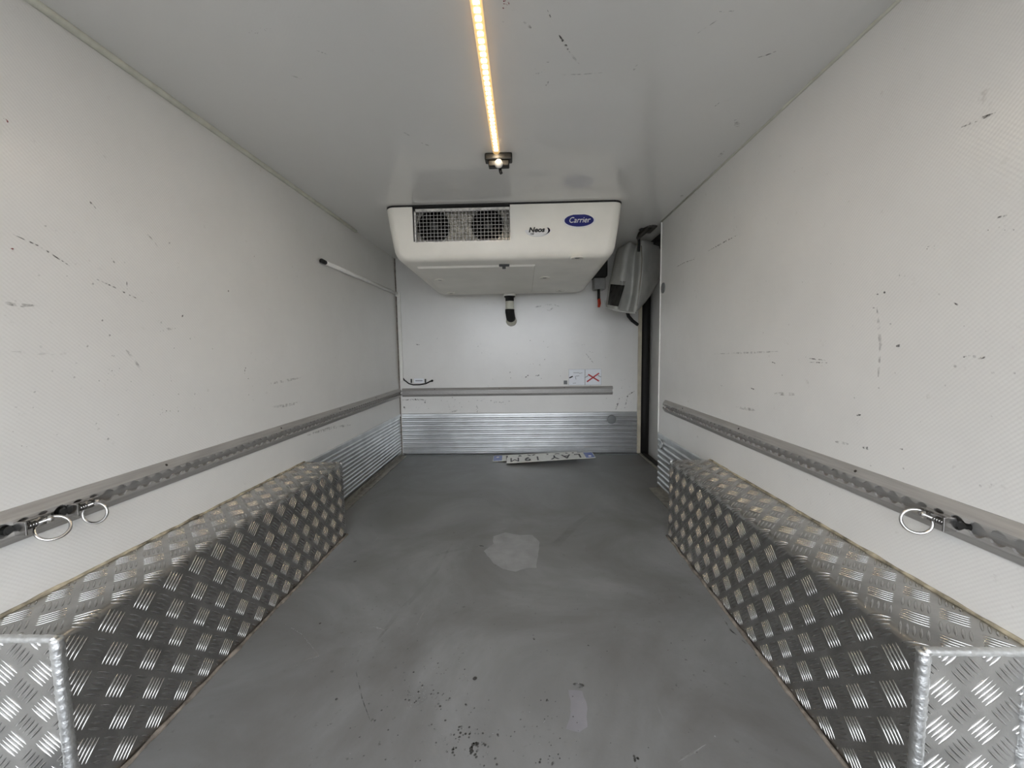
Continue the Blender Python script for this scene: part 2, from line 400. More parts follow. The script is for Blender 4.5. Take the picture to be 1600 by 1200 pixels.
# ------------------------------------------------------------------ lashing rails
def rail(P0, P1, nrm, zc, mat, label):
    P0, P1, nrm = Vector((*P0, 0)), Vector((*P1, 0)), Vector((*nrm, 0)); L = (P1-P0).length; d = (P1-P0)/L
    root = thing('lashing_rail', P0+Vector((0, 0, zc)), label, 'rail', 'perforated lashing rails')
    pitch, per = .025, 10; N = int(L/pitch*per); V, Fc = [], []
    hh = .027
    for i in range(N+1):
        s = L*i/N; u = (s % pitch)-pitch/2; wv = max(.0046, math.sqrt(max(0, .0106**2-u*u)))
        up = [(0, hh), (.003, hh), (.0125, .0145), (.0140, .0120), (.0140, wv), (.0100, wv), (.0100, .0114), (.0006, .0114)]
        prof = up+[(a, -b) for a, b in reversed(up)]
        for a, b in prof:
            p = P0+d*s+nrm*a; V.append((p.x, p.y, zc+b))
    n = 16
    for i in range(N):
        for k in range(n-1):
            a = i*n+k; Fc.append((a, a+1, a+n+1, a+n))
        Fc.append((i*n+n-1, i*n, i*n+n, i*n+n+n-1))
    for e in (0, N*n): Fc.append([e+k for k in range(8)]); Fc.append([e+k for k in range(8, 16)]); Fc.append([e+7, e+8, e+15, e])
    bm = B(); vs = [bm.verts.new(v) for v in V]
    for f in Fc: bm.faces.new([vs[i] for i in f])
    obj('rail_profile', bm, mat, root)
    k = 0; s = .21
    while s < L:
        p = P0+d*s+nrm*.0085+Vector((0, 0, zc+.0195))
        obj('screw', lathe(B(), p, nrm+Vector((0, 0, .75)), [(-.001, .0028), (.0010, .0026), (.0014, .0015), (.0006, .0012)], 10), 'dark_steel', root)
        s += .41
    return root
rail((XL, Y0), (XL, YB-.001), (1, 0), .402, 'rail_aluminium', 'long perforated lashing rail with two rings on the side wall')
rail((XR, 1.784), (XR, Y0), (-1, 0), .401, 'rail_aluminium', 'perforated lashing rail with one ring, ending before the sliding door')
rail((XL+.018, YB), (.557, YB), (0, -1), .404, 'rail_back_aluminium', 'short perforated lashing rail across the bulkhead')

# ------------------------------------------------------------------ ring fittings in the rails
def ring_fitting(side, y, zc, rc, rn, label, rr=.0215, gap=0):
    xw = XL if side < 0 else XR; s = -side; xf = xw+s*.014
    root = thing('lashing_ring', (xf, y, zc), label, 'ring', 'lashing rings in the side rails')
    bm = B()
    a, b = sorted((xf-s*.004, xf+s*.004)); box(bm, a, b, y-.019, y+.022, zc-.0085, zc+.0085, bev=.001)
    a, b = sorted((xf, xf+s*.019)); box(bm, a, b, y-.0220, y-.0195, zc-.0105, zc+.0105, bev=.0006)
    a, b = sorted((xf, xf+s*.010)); box(bm, a, b, y-.019, y+.022, zc+.0080, zc+.0098, bev=.0005)
    obj('clip_body', bm, 'steel', root)
    for yy in (-.026, ): obj('stud', lathe(B(), (xf-s*.009, y+yy, zc), (s, 0, 0), [(0, .0072), (.008, .0072), (.009, .005)], 16), 'black_plastic', root)
    pts = []
    for i in range(60):
        t = i/59; an = t*2*math.pi*4.5; pts.append((xf+s*.0105+.0042*math.cos(an), y-.018+t*.016, zc+.0042*math.sin(an)))
    obj('spring', tube(B(), pts, .0009, 5), 'dark_steel', root, True)
    obj('pin', lathe(B(), (xf+s*.0105, y-.019, zc), (0, 1, 0), [(0, .0022), (.030, .0022), (.031, .006), (.036, .006), (.037, .004)], 14), 'steel', root, True)
    c = Vector((xf, y, zc))+Vector(rc); X, Yv = frame_of(Vector(rn))
    obj('ring', tube(B(), [c+X*rr*math.cos(2*math.pi*i/48)+Yv*rr*math.sin(2*math.pi*i/48) for i in range(48)], .0023, 10, closed=True), 'steel', root, True)
    return root
ring_fitting(-1, .577, .400, (.020, .011, -.013), (.72, -.52, .62), 'steel lashing ring tipped outwards, next to an upright ring', .0190)
ring_fitting(-1, .647, .400, (.014, .008, -.017), (.30, -.95, .15), 'steel lashing ring hanging upright, next to a tipped ring', .0175)
ring_fitting(1, .592, .398, (-.016, .020, -.013), (-.50, -.85, .22), 'single steel lashing ring in the rail ending by the sliding door', .0180)

# ------------------------------------------------------------------ cooling unit
root = thing('cooling_unit', (-.074, 2.0, ZC), 'cream ceiling-mounted cooling unit with two fans behind wire mesh', 'cooling unit')
UL, UR, UF, UB, UT = -.546, .398, 1.600, 2.425, ZC-.007
def zbot(y): return 1.030-.030*(y-UF)/(UB-UF)
PROF = [(0, 0), (.35, .008), (.68, .018), (.80, .022), (.88, .028), (.935, .036), (.975, .048), (1.0, .066)]
def outline(ins, rad=.04, n=7):
    x0, x1, y0, y1 = UL+ins, UR-ins, UF+.55*ins, UB-ins*.4; pts = []
    for cx, cy, a0 in ((x1-rad, y1-rad, 0), (x0+rad, y1-rad, 90), (x0+rad, y0+rad, 180), (x1-rad, y0+rad, 270)):
        for i in range(n):
            a = math.radians(a0+90*i/(n-1)); pts.append((cx+rad*math.cos(a), cy+rad*math.sin(a)))
    return pts
bm = B(); rings = []
for k, ins in PROF:
    rings.append([bm.verts.new((x, y, UT+(zbot(y)-UT)*k)) for x, y in outline(ins)])
for a, b in zip(rings, rings[1:]):
    n = len(a)
    for i in range(n): bm.faces.new((a[i], a[(i+1) % n], b[(i+1) % n], b[i]))
bm.faces.new(rings[0][::-1]); bm.faces.new(rings[-1])
hs = obj('housing', bm, 'housing_plastic', root, True)
GX0, GX1, GZ0 = -.435, -.046, 1.098
def rr_poly(x0, x1, z0, z1, r):
    p = []
    for cx, cz, a0 in ((x1-r, z0+r, 270), (x1-r, z1-r, 0), (x0+r, z1-r, 90), (x0+r, z0+r, 180)):
        for i in range(5):
            a = math.radians(a0+22.5*i); p.append((cx+r*math.cos(a), cz+r*math.sin(a)))
    return p
cut = obj('cutter', prism(B(), rr_poly(GX0, GX1, GZ0, 1.32, .014), face_front((0, 1.665, 0)), .2), 'housing_plastic')
mod = hs.modifiers.new('notch', 'BOOLEAN'); mod.object = cut; mod.operation = 'DIFFERENCE'; mod.solver = 'EXACT'
bpy.context.view_layer.update()
nm = bpy.data.meshes.new_from_object(hs.evaluated_get(bpy.context.evaluated_depsgraph_get()))
hs.modifiers.clear(); hs.data = nm; nm.name = 'housing'
bpy.data.objects.remove(cut)
for p_ in nm.polygons: p_.use_smooth = True
nm.set_sharp_from_angle(angle=.6)
bm = B(); rg = []
for z in (UT, ZC): rg.append([bm.verts.new((x, y, z)) for x, y in outline(-.001)])
n = len(rg[0])
for i in range(n): bm.faces.new((rg[0][i], rg[0][(i+1) % n], rg[1][(i+1) % n], rg[1][i]))
bm.faces.new(rg[0][::-1]); bm.faces.new(rg[1])
obj('gasket', bm, 'black_rubber', root)
# grille
bm = B(); gy = 1.612
box(bm, GX0+.004, GX1-.002, gy-.002, gy+.002, 1.219, 1.229); box(bm, GX0+.002, GX0+.010, gy-.002, gy+.002, GZ0, 1.229)
box(bm, GX0+.002, GX1, gy-.002, gy+.002, GZ0, GZ0+.004); obj('grille_frame', bm, 'coil_metal', root)
bm = B(); n = 27
for i in range(n):
    x = GX0+.012+(GX1-GX0-.014)*i/(n-1); box(bm, x-.0007, x+.0007, gy-.0035, gy-.001, GZ0+.002, 1.222)
for i in range(9):
    z = GZ0+.008+i*.0137; box(bm, GX0+.006, GX1, gy-.0055, gy-.0033, z-.0007, z+.0007)
obj('wire_mesh', bm, 'steel', root)
bm = box(bx(GX0+.0005, GX0+.004, 1.608, 1.662, GZ0+.004, 1.232), GX0, GX1, 1.608, 1.662, 1.2295, 1.2335)
obj('recess_dark_strips', bm, 'black_rubber', root)  # thin black strips added to darken the recess at its left and top
bm = B(); n = 46
for i in range(n):
    x0 = GX0+(GX1-GX0)*i/n; dx = (GX1-GX0)/n
    v = []
    for j in range(13):
        z = GZ0+.002+j*.0108; o_ = .0016 if j % 2 else -.0016
        v.append([bm.verts.new((x0, 1.660+o_*.3, z)), bm.verts.new((x0+dx*.5, 1.650+o_, z)), bm.verts.new((x0+dx, 1.660+o_*.3, z))])
    for a, b in zip(v, v[1:]):
        for q in range(2): bm.faces.new((a[q], a[q+1], b[q+1], b[q]))
obj('coil_fins', bm, 'coil_metal', root)
FR = .0655
for px_, py_ in ((678, 355), (762, 351)):
    c = on(px_, py_, 'y', 1.645); c.z = 1.168
    fz = 1.168
    bm = B(); N = 40                        # shroud ring, clipped at the housing edges
    def clipz(p): return Vector((min(max(p.x, GX0+.004), GX1-.002), p.y, min(max(p.z, GZ0+.002), 1.231)))
    ang = [2*math.pi*i/N for i in range(N)]
    o1 = [bm.verts.new(clipz(Vector((c.x+FR*math.cos(a), 1.640, fz+FR*math.sin(a))))) for a in ang]
    o2 = [bm.verts.new(clipz(Vector((c.x+FR*.99*math.cos(a), 1.646, fz+FR*.99*math.sin(a))))) for a in ang]
    for i in range(N): bm.faces.new((o1[i], o1[(i+1) % N], o2[(i+1) % N], o2[i]))
    bm.faces.new(o2)
    fan = obj('fan', bm, 'fan_black', root)
    obj('fan_hub', lathe(B(), (c.x, 1.643, fz), (0, -1, 0), [(0, .020), (.010, .019), (.012, .015)], 20), 'black_plastic', fan, True)
    for k in range(6):
        a0 = k*math.pi/3; bm = B(); st = []
        for r_, da in ((.018, .0), (.040, .18), (.058, .42)):
            st.append([bm.verts.new((c.x+r_*math.cos(a0+da+q), 1.642-(.008 if q else .001), fz+r_*math.sin(a0+da+q))) for q in (0, .55)])
        for a, b in zip(st, st[1:]): bm.faces.new((a[0], a[1], b[1], b[0]))
        bmesh.ops.solidify(bm, geom=bm.faces[:], thickness=.001)
        obj('fan_blade', bm, 'fan_black', fan)
# drain pan cover under the unit
def under(x, y, d): return (x, y, zbot(y)-d)
bm = B(); px0, px1, py0, py1 = -.455, .052, 1.72, 2.33
a = [bm.verts.new(under(x, y, -.004)) for x, y in ((px0, py0-.012), (px1+.006, py0-.012), (px1+.006, py1+.006), (px0-.006, py1+.006))]
b = [bm.verts.new(under(x, y, .007)) for x, y in ((px0+.006, py0), (px1, py0), (px1, py1), (px0, py1))]
for i in range(4): bm.faces.new((a[i], a[(i+1) % 4], b[(i+1) % 4], b[i]))
bm.faces.new(a[::-1]); bm.faces.new(b)
obj('drain_pan_cover', bm, 'cover_plastic', root)
for u, v in ((902, 402), (851, 434), (687, 435), (705, 457), (875, 455)):
    p = on(u, v, 'z', 1.018); p = on(u, v, 'z', zbot(p.y)); ins_ = px0 < p.x < px1 and py0 < p.y < py1
    z = zbot(p.y)-(.007 if ins_ else 0)
    rc = obj('screw_recess', lathe(B(), (p.x, p.y, z+.002), (0, 0, -1), [(0, .027), (.005, .026), (.0065, .022), (.0015, .017)], 24), 'cover_plastic', root, True)
    obj('screw', lathe(B(), (p.x, p.y, z+.0005), (0, 0, -1), [(0, .011), (.0022, .010)], 12), 'dark_steel', rc)
p = on(790, 425, 'z', 1.020)
obj('latch', box(bx(p.x-.022, p.x+.022, 1.700, 1.709, zbot(1.7)-.009, zbot(1.7)+.002, bev=.001), p.x-.008, p.x+.006, 1.700, 1.712, zbot(1.7)-.018, zbot(1.7)-.008, bev=.001), 'black_plastic', root)
# badges
c = on(905, 344, 'y', 1.601)
M = face_front((c.x, 1.6055, c.z))
bd = obj('maker_badge', prism(B(), ellipse(.0640, .0292), M, .0020), 'badge_white', root)
obj('blue_oval', prism(B(), ellipse(.0575, .0238), M @ Matrix.Translation((0, 0, .0018)), .0010), 'badge_blue', bd)
obj('lettering', text_bm('Carrier', .0300, M @ Matrix.Translation((0, .0005, .0034)), shear=.28, sx=.92), 'badge_white', bd)
c = on(841, 360, 'y', 1.604)
M = face_front((c.x, 1.6085, c.z))
bd = obj('model_badge', prism(B(), ellipse(.052, .0235), M, .0020), 'badge_white', root)
obj('lettering', text_bm('Neos', .0255, M @ Matrix.Translation((-.007, .0025, .0026)), shear=.25, sx=1.12, bold=.0011), 'ink_black', bd)
obj('lettering', text_bm('100', .0105, M @ Matrix.Translation((-.026, -.0125, .0026)), shear=.25, bold=.0002), 'ink_black', bd)
N = 36; bm = B(); oa, ib = [], []
for i in range(N+1):
    a = math.radians(-78+ (190)*i/N); wd = .0072*max(0, math.cos(a-math.radians(5)))**1.5+.0003
    oa.append((.047*math.cos(a), .0195*math.sin(a))); ib.append(((.047-wd)*math.cos(a), (.0195-wd*.12)*math.sin(a)))
va = [bm.verts.new(M @ Vector((*q, .0026))) for q in oa]; vb = [bm.verts.new(M @ Vector((*q, .0026))) for q in ib]
for i in range(N): bm.faces.new((va[i], va[i+1], vb[i+1], vb[i]))
bmesh.ops.solidify(bm, geom=bm.faces[:], thickness=.0006)
obj('swoosh', bm, 'ink_navy', bd)

# drain hose from the unit into the bulkhead
dx, dy = -.078, 2.385
root = thing('drain_hose', (dx, dy, zbot(dy)), 'short white drain hose with black clamps below the cooling unit', 'hose')
zt = zbot(dy)
obj('flange', lathe(B(), (dx, dy, zt), (0, 0, -1), [(0, .034), (.010, .037), (.016, .036), (.017, .020)], 24), 'white_plastic', root, True)
obj('clamp', lathe(B(), (dx, dy, zt-.016), (0, 0, -1), [(0, .033), (.006, .032), (.008, .025), (.030, .025), (.031, .020)], 24), 'black_rubber', root, True)
prof = [(0, .0235)]
for i in range(9): prof += [(.002+i*.0058, .0250), (.0045+i*.0058, .0242)]
obj('hose', lathe(B(), (dx, dy, zt-.043), (0, 0, -1), prof+[(.056, .020)], 24), 'hose_white', root, True)
pts = [(dx, dy, zt-.094), (dx, dy, zt-.110), (dx+.002, dy+.006, zt-.126), (dx+.004, dy+.018, zt-.138), (dx+.006, dy+.034, zt-.146)]
obj('elbow', tube(B(), pts, .0275, 20), 'black_rubber', root, True)
pts = [(dx+.006, dy+.028, zt-.144), (dx+.006, dy+.050, zt-.152), (dx+.006, YB, zt-.156)]
obj('wall_socket', tube(B(), pts, [.027, .030, .034], 20), 'hose_white', root, True)

# ------------------------------------------------------------------ led strip and motion sensor
root = thing('led_strip_lamp', (-.071, .68, ZC), 'lit warm white led strip lamp along the ceiling', 'lamp')
ly0, ly1, lx = .14, 1.192, -.0715
obj('channel', bx(lx-.0095, lx+.0095, ly0, ly1, ZC-.0035, ZC), 'led_board', root)
bm = B(); rg = []
for y in (ly0, ly1): rg.append([bm.verts.new((lx+.0105*math.cos(a), y, ZC-.003-.0095*math.sin(a))) for a in [math.pi*i/10 for i in range(11)]])
for i in range(10): bm.faces.new((rg[0][i], rg[0][i+1], rg[1][i+1], rg[1][i]))
obj('diffuser', bm, 'led_diffuser', root, True)
led0 = obj('led', bx(-.0046, .0046, -.0044, .0044, -.0005, 0), 'led_chip')
COL.objects.unlink(led0); k = 0
y = ly0+.010
while y < ly1-.004:
    o = led0 if k == 0 else led0.copy()
    COL.objects.link(o); o.parent = root; o.location = Vector((lx, y, ZC-.0036))-root.location
    y += .01667; k += 1
root = thing('motion_sensor', (-.066, 1.22, ZC), 'black motion sensor with white dome at the end of the led strip', 'sensor')
obj('base', bx(-.107, -.026, 1.203, 1.236, ZC-.020, ZC, bev=.004), 'black_plastic', root)
obj('sensor_housing', bx(-.097, -.035, 1.208, 1.232, ZC-.036, ZC-.019, bev=.003), 'black_plastic', root)
obj('dome', lathe(B(), (-.066, 1.207, ZC-.031), (0, -.6, -.8), [(-.008, .010)]+[(.0125*math.sin(a), .0125*math.cos(a)) for a in [math.pi/2*i/8 for i in range(9)]], 20), 'white_plastic', root, True)
obj('set_knob', tube(B(), [(-.064, 1.222, ZC-.034), (-.062, 1.222, ZC-.047), (-.059, 1.222, ZC-.053)], .0045, 8), 'black_plastic', root, True)

# ------------------------------------------------------------------ conduit, probe cable
root = thing('cable_conduit', (XL+.02, 2.40, .48), 'thin white cable conduit along the wall and down the corner', 'conduit')
obj('wall_tube', tube(B(), [(XL+.0105, 1.575, 1.020), (XL+.0105, 2.0, 1.022), (XL+.0105, YB-.012, 1.024)], .009, 12), 'white_plastic', root, True)
obj('cable_end', tube(B(), [(XL+.010, 1.545, 1.021), (XL+.010, 1.578, 1.020)], .0085, 12), 'black_rubber', root, True)
obj('elbow', bx(XL+.002, XL+.032, YB-.024, YB, 1.006, 1.036, bev=.006), 'white_plastic', root, True)
obj('corner_tube', bx(XL+.010, XL+.030, YB-.014, YB-.0005, .478, 1.012, bev=.003), 'white_plastic', root)
cp = [(627.5, 588), (632, 594), (639, 599.5), (646, 601.3), (656, 601), (665, 599.5), (672, 596), (675, 595)]
bm = tube(B(), [on(u, v, 'y', YB-.0065) for u, v in cp], .0042, 8)
pr = tag(obj('probe_cable', bm, 'black_rubber', None, True), 'black cable hanging from the conduit above the bulkhead rail', 'cable')
lathe_p = on(675, 595, 'y', YB-.006)
obj('cable_tip', lathe(B(), lathe_p, (0, -1, 0), [(-.006, .007), (.004, .007), (.007, .004)], 12), 'black_rubber', pr, True)
root = thing('cable_label', on(654, 595, 'y', YB), 'small grey label strip between two dark clips over the black cable', 'label')
a, b = on(647, 591.5, 'y', YB), on(662, 598, 'y', YB)
obj('paper', bx(a.x, b.x, YB-.0012, YB, b.z, a.z), 'sticker_paper', root)
obj('print', bx(a.x+.008, b.x-.006, YB-.0018, YB-.001, (a.z+b.z)/2-.004, (a.z+b.z)/2+.003), 'ink_grey', root)
for u in (643, 665):
    q = on(u, 595, 'y', YB); obj('clip', bx(q.x-.004, q.x+.004, YB-.008, YB, q.z-.013, q.z+.012, bev=.001), 'black_plastic', root)

# ------------------------------------------------------------------ stickers and plugs
root = thing('warning_sticker', on(915, 590, 'y', YB), 'white loading sticker with a red cross above the bulkhead rail', 'sticker')
tl, br = on(888.5, 577, 'y', YB), on(939.5, 601.5, 'y', YB); xm = (tl.x+br.x)/2
for x0, x1 in ((tl.x, xm-.001), (xm+.001, br.x)):
    pn = obj('sticker_panel', bx(x0, x1, YB-.0008, YB, br.z, tl.z), 'sticker_paper', root)
    bm = B(); e = .0012
    for q in ((x0, x1, br.z, br.z+e), (x0, x1, tl.z-e, tl.z), (x0, x0+e, br.z, tl.z), (x1-e, x1, br.z, tl.z)): box(bm, q[0], q[1], YB-.0012, YB-.0006, q[2], q[3])
    obj('border', bm, 'ink_grey', pn)
def bar2(p, q, wd, mat, name, par, y=YB-.0010, d=.0006):
    P, Q = on(*p, 'y', YB), on(*q, 'y', YB); dv = (Q-P); dv.y = 0; L = dv.length; dv /= L; nv = Vector((-dv.z, 0, dv.x))*wd/2
    bm = B(); v = [P+nv, Q+nv, Q-nv, P-nv]; a = [bm.verts.new((t.x, y, t.z)) for t in v]; b = [bm.verts.new((t.x, y-d, t.z)) for t in v]
    bm.faces.new(a); bm.faces.new(b[::-1])
    for i in range(4): bm.faces.new((a[i], b[i], b[(i+1) % 4], a[(i+1) % 4]))
    return obj(name, bm, mat, par)
bar2((919, 585), (936, 595.5), .0085, 'ink_red', 'red_cross_bar', root); bar2((917, 596.5), (936, 583), .0085, 'ink_red', 'red_cross_bar', root, y=YB-.0014)
bar2((914, 590), (919, 587), .005, 'ink_grey', 'drawn_line', root); bar2((934, 586.5), (939, 589), .005, 'ink_grey', 'drawn_line', root)
bar2((889.5, 590.5), (895, 588), .008, 'ink_black', 'drawn_line', root, d=.0004)
for p, q in (((896, 582.5), (905, 582.5)), ((905, 583.5), (910, 582.5)), ((899, 588), (905, 587)), ((895, 599), (900, 598.5)), ((899, 588), (900, 593))):
    bar2(p, q, .003, 'ink_grey', 'drawn_line', root, d=.0004)
q = on(883.5, 597.5, 'y', YB)
tag(obj('grey_tab', bx(q.x-.011, q.x+.011, YB-.002, YB, q.z-.012, q.z+.012), 'plug_grey'), 'small grey tape tab beside the loading sticker', 'tape')
q = on(955, 655, 'y', YB)
tag(obj('plug', lathe(B(), (q.x, YB-.0085, q.z), (0, -1, 0), [(0, .0285), (.003, .028), (.005, .024), (.0055, .006)], 28), 'plug_grey', None, True), 'round grey plug in the bright bulkhead kick panel', 'plug', 'round wall plugs')
q = on(1036.5, 450, 'x', XR)
tag(obj('plug', lathe(B(), (XR, q.y, q.z), (-1, 0, 0), [(0, .024), (.003, .0235), (.004, .020)], 28), 'plug_grey', None, True), 'round grey plug in the white wall beside the hanging curtain', 'plug', 'round wall plugs')
q = on(1033, 694, 'x', XR-.004)
tag(obj('plug', lathe(B(), (XR-.004, q.y, q.z), (-1, 0, 0), [(0, .023), (.004, .0225), (.005, .017), (.0035, .014)], 28), 'kick_side_aluminium', None, True), 'round metal plug in the short kick panel beside the sliding door', 'plug', 'round wall plugs')

# ------------------------------------------------------------------ hanging curtain and bits at the side door
root = thing('door_curtain', (.60, 2.2, 1.20), 'bundled grey fabric door curtain hanging beside the cooling unit', 'curtain')
rows = [   # pixel columns per row, top to bottom: the folds of the bundle
    [(966, 371), (985, 371), (996, 372), (1003, 374), (1018, 376), (1040, 378)],
    [(962, 396), (978, 398), (992, 400), (1002, 400), (1018, 402), (1040, 403)],
    [(957, 420), (975, 424), (989, 430), (1001, 430), (1016, 424), (1036, 420)],
    [(951, 445), (972, 449), (988, 452), (998, 455), (1012, 448), (1029, 440)],
    [(948, 466), (967, 471), (984, 476), (994, 478), (1006, 468), (1018, 458)],
    [(946, 482), (963, 485), (980, 488), (992, 489), (1000, 481), (1008, 472)]]
depth = [2.30, 2.15, 2.225, 2.10, 2.16, 2.26]
bm = B(); gv = []
for ri, r_ in enumerate(rows):
    gv.append([bm.verts.new(on(u, v, 'y', depth[ci]-.012*(ri if ci in (1, 3) else 0)*.5)) for ci, (u, v) in enumerate(r_)])
for a, b in zip(gv, gv[1:]):
    for i in range(5): bm.faces.new((a[i], a[i+1], b[i+1], b[i]))
for v in bm.verts:
    if v.co.z > ZC-.012: v.co.z = ZC-.012
bmesh.ops.subdivide_edges(bm, edges=bm.edges[:], cuts=3, use_grid_fill=True)
for _ in range(2): bmesh.ops.smooth_vert(bm, verts=bm.verts, factor=.35, use_axis_x=True, use_axis_y=True, use_axis_z=True)
for v in bm.verts: v.co.y += .006*noise.noise(v.co*14)
from mathutils.bvhtree import BVHTree
TREE = BVHTree.FromBMesh(bm)
bmesh.ops.solidify(bm, geom=bm.faces[:], thickness=.003)
cloth = obj('fabric', bm, 'curtain_fabric', root, True)
def conform(px, off, name, mat, par, n=16):
    """patch of cloth laid on the curtain: the pixel quad is cast on to the fabric"""
    bm = B(); g = []
    for i in range(n):
        row = []
        for j in range(n):
            a, b = i/(n-1), j/(n-1)
            u = (px[0][0]*(1-b)+px[1][0]*b)*(1-a)+(px[3][0]*(1-b)+px[2][0]*b)*a
            v = (px[0][1]*(1-b)+px[1][1]*b)*(1-a)+(px[3][1]*(1-b)+px[2][1]*b)*a
            h = None
            while h is None and u < 1030: h = TREE.ray_cast(Vector((0, 0, H)), ray(u, v).normalized())[0]; u += .5
            if h is None: h = on(px[0][0]*(1-b)+px[1][0]*b, v, 'y', 2.16)
            row.append(bm.verts.new(h-ray(u, v).normalized()*off))
        g.append(row)
    for a, b in zip(g, g[1:]):
        for k in range(n-1): bm.faces.new((a[k], a[k+1], b[k+1], b[k]))
    bmesh.ops.solidify(bm, geom=bm.faces[:], thickness=.0015)
    return obj(name, bm, mat, par, True)
wn = conform([(953.5, 438), (983, 440), (971, 483.5), (948, 480)], .006, 'window_border', 'curtain_border', root)
conform([(954, 444), (976, 446), (966, 479), (949.5, 476)], .009, 'window', 'curtain_window', wn)
obj('strap', tube(B(), [on(u, v, 'y', 2.09) for u, v in ((998, 370), (998.5, 380), (998, 393))], .007, 8), 'black_rubber', root, True)
obj('seam', tube(B(), [on(u, v, 'y', 2.085) for u, v in ((1002, 384), (1003, 405), (1001.5, 430), (998.5, 455), (995, 478))], .003, 6), 'curtain_fold', root, True)
obj('hem_piping', tube(B(), [on(u, v, 'y', d) for u, v, d in ((945, 470, 2.24), (947, 481, 2.235), (963, 485.5, 2.12), (980, 488, 2.16), (993, 489, 2.07))], .0045, 8), 'curtain_fabric', root, True)
root = thing('curtain_track', (.66, 2.05, ZC), 'dark metal curtain track bracket under the ceiling by the side door', 'bracket')
yk = 1.93
def P(u, v, y=yk): return on(u, v, 'y', y)
a, b = P(1014, 342), P(1027, 355)
obj('track_end', bx(a.x, b.x, yk-.004, yk+.10, b.z, min(a.z, ZC-.001), bev=.002), 'dark_steel', root)
a, b = P(1018, 346), P(1024, 352)
obj('track_slot', bx(a.x, b.x, yk-.007, yk-.003, b.z, a.z), 'steel', root)
obj('carrier_arm', tube(B(), [P(1020, 350), P(1010, 358, 1.97), P(1001, 366, 2.02), P(997, 372, 2.06)], [.013, .016, .015, .010], 8), 'dark_steel', root, True)
obj('roller', lathe(B(), P(1003, 357, 1.98), (1, .3, 0), [(-.010, .012), (.010, .012)], 16), 'black_plastic', root, True)
obj('roller', lathe(B(), P(992, 355, 2.0), (1, .3, 0), [(-.012, .009), (.012, .009)], 16), 'dark_steel', root, True)
root = thing('release_lever', on(937, 443, 'y', 2.44), 'grey box with black lever and red tip beside the cooling unit', 'lever')
a, b = on(927, 432, 'y', 2.43), on(945, 453, 'y', 2.43)
obj('mount', bx(a.x, b.x, 2.40, YB, b.z, a.z, bev=.006), 'grey_plastic', root)
obj('lever', tube(B(), [on(935.5, 452, 'y', 2.40), on(935.5, 468, 'y', 2.40)], .0085, 10), 'black_plastic', root, True)
obj('red_tip', tube(B(), [on(935.8, 467, 'y', 2.40), on(936.5, 474, 'y', 2.40), on(935.5, 480, 'y', 2.40)], [.009, .0095, .007], 10), 'red_plastic', root, True)
tag(obj('pipe_cover', bx(.402, .50, 2.36, YB, 1.085, ZC, bev=.01), 'black_rubber'), 'black pipe cover behind the cooling unit and the curtain', 'pipe cover')
tag(obj('black_cord', tube(B(), [on(u, v, 'y', d) for u, v, d in ((979, 484, 2.37), (982, 494, 2.39), (988, 501, 2.42), (996, 507, 2.455))], .010, 10), 'black_rubber', None, True), 'thick black cord below the curtain running to the jamb', 'cord')

# ------------------------------------------------------------------ number plates on the floor
def plate(M, label, name='number_plate'):
    o = obj(name, prism(B(), [(x, y) for x, y in rr_poly(-.26, .26, -.055, .055, .008)], Matrix(), .0015), 'plate_white')
    tag(o, label, 'number plate', 'number plates on the floor')
    obj('blue_band', prism(B(), rr_poly(-.258, -.205, -.053, .053, .006), Matrix.Translation((0, 0, .0014)), .0008), 'plate_blue', o)
    obj('character', prism(B(), ellipse(.010, .010, 16, -.2315, .020), Matrix.Translation((0, 0, .0021)), .0004), 'badge_white', o)
    xs = (-.165, -.095, -.025, .075, .135, .212)
    for ch, x in zip('LAY19M', xs):
        obj('character', text_bm(ch, .098, Matrix.Translation((x, -.002, .0022)), sx=.82, bold=0 if ch == 'M' else .0012), 'ink_black', o)
    rim = B(); tube(rim, [(x, y, .0016) for x, y in rr_poly(-.2575, .2575, -.0525, .0525, .007)], .0014, 6, closed=True)
    obj('rim', rim, 'plate_white', o, True)
    o.matrix_world = M
    return o
def lay(c, X, flip):
    X = Vector(X).normalized(); Z = Vector((0, -.035, 1)); Z = (Z-X*Z.dot(X)).normalized(); Yv = Z.cross(X)
    if flip: X, Yv = -X, -Yv
    return Matrix(((X.x, Yv.x, Z.x, c[0]), (X.y, Yv.y, Z.y, c[1]), (X.z, Yv.z, Z.z, c[2]), (0, 0, 0, 1)))
plate(lay((.0675, 2.356, .0135), (.515, .015, .020), False), 'number plate lying upright against the bulkhead, half under the other')
plate(lay((.153, 2.296, .0225), (.518, .015, .026), True), 'upside-down number plate on the floor, lying on top of the other')

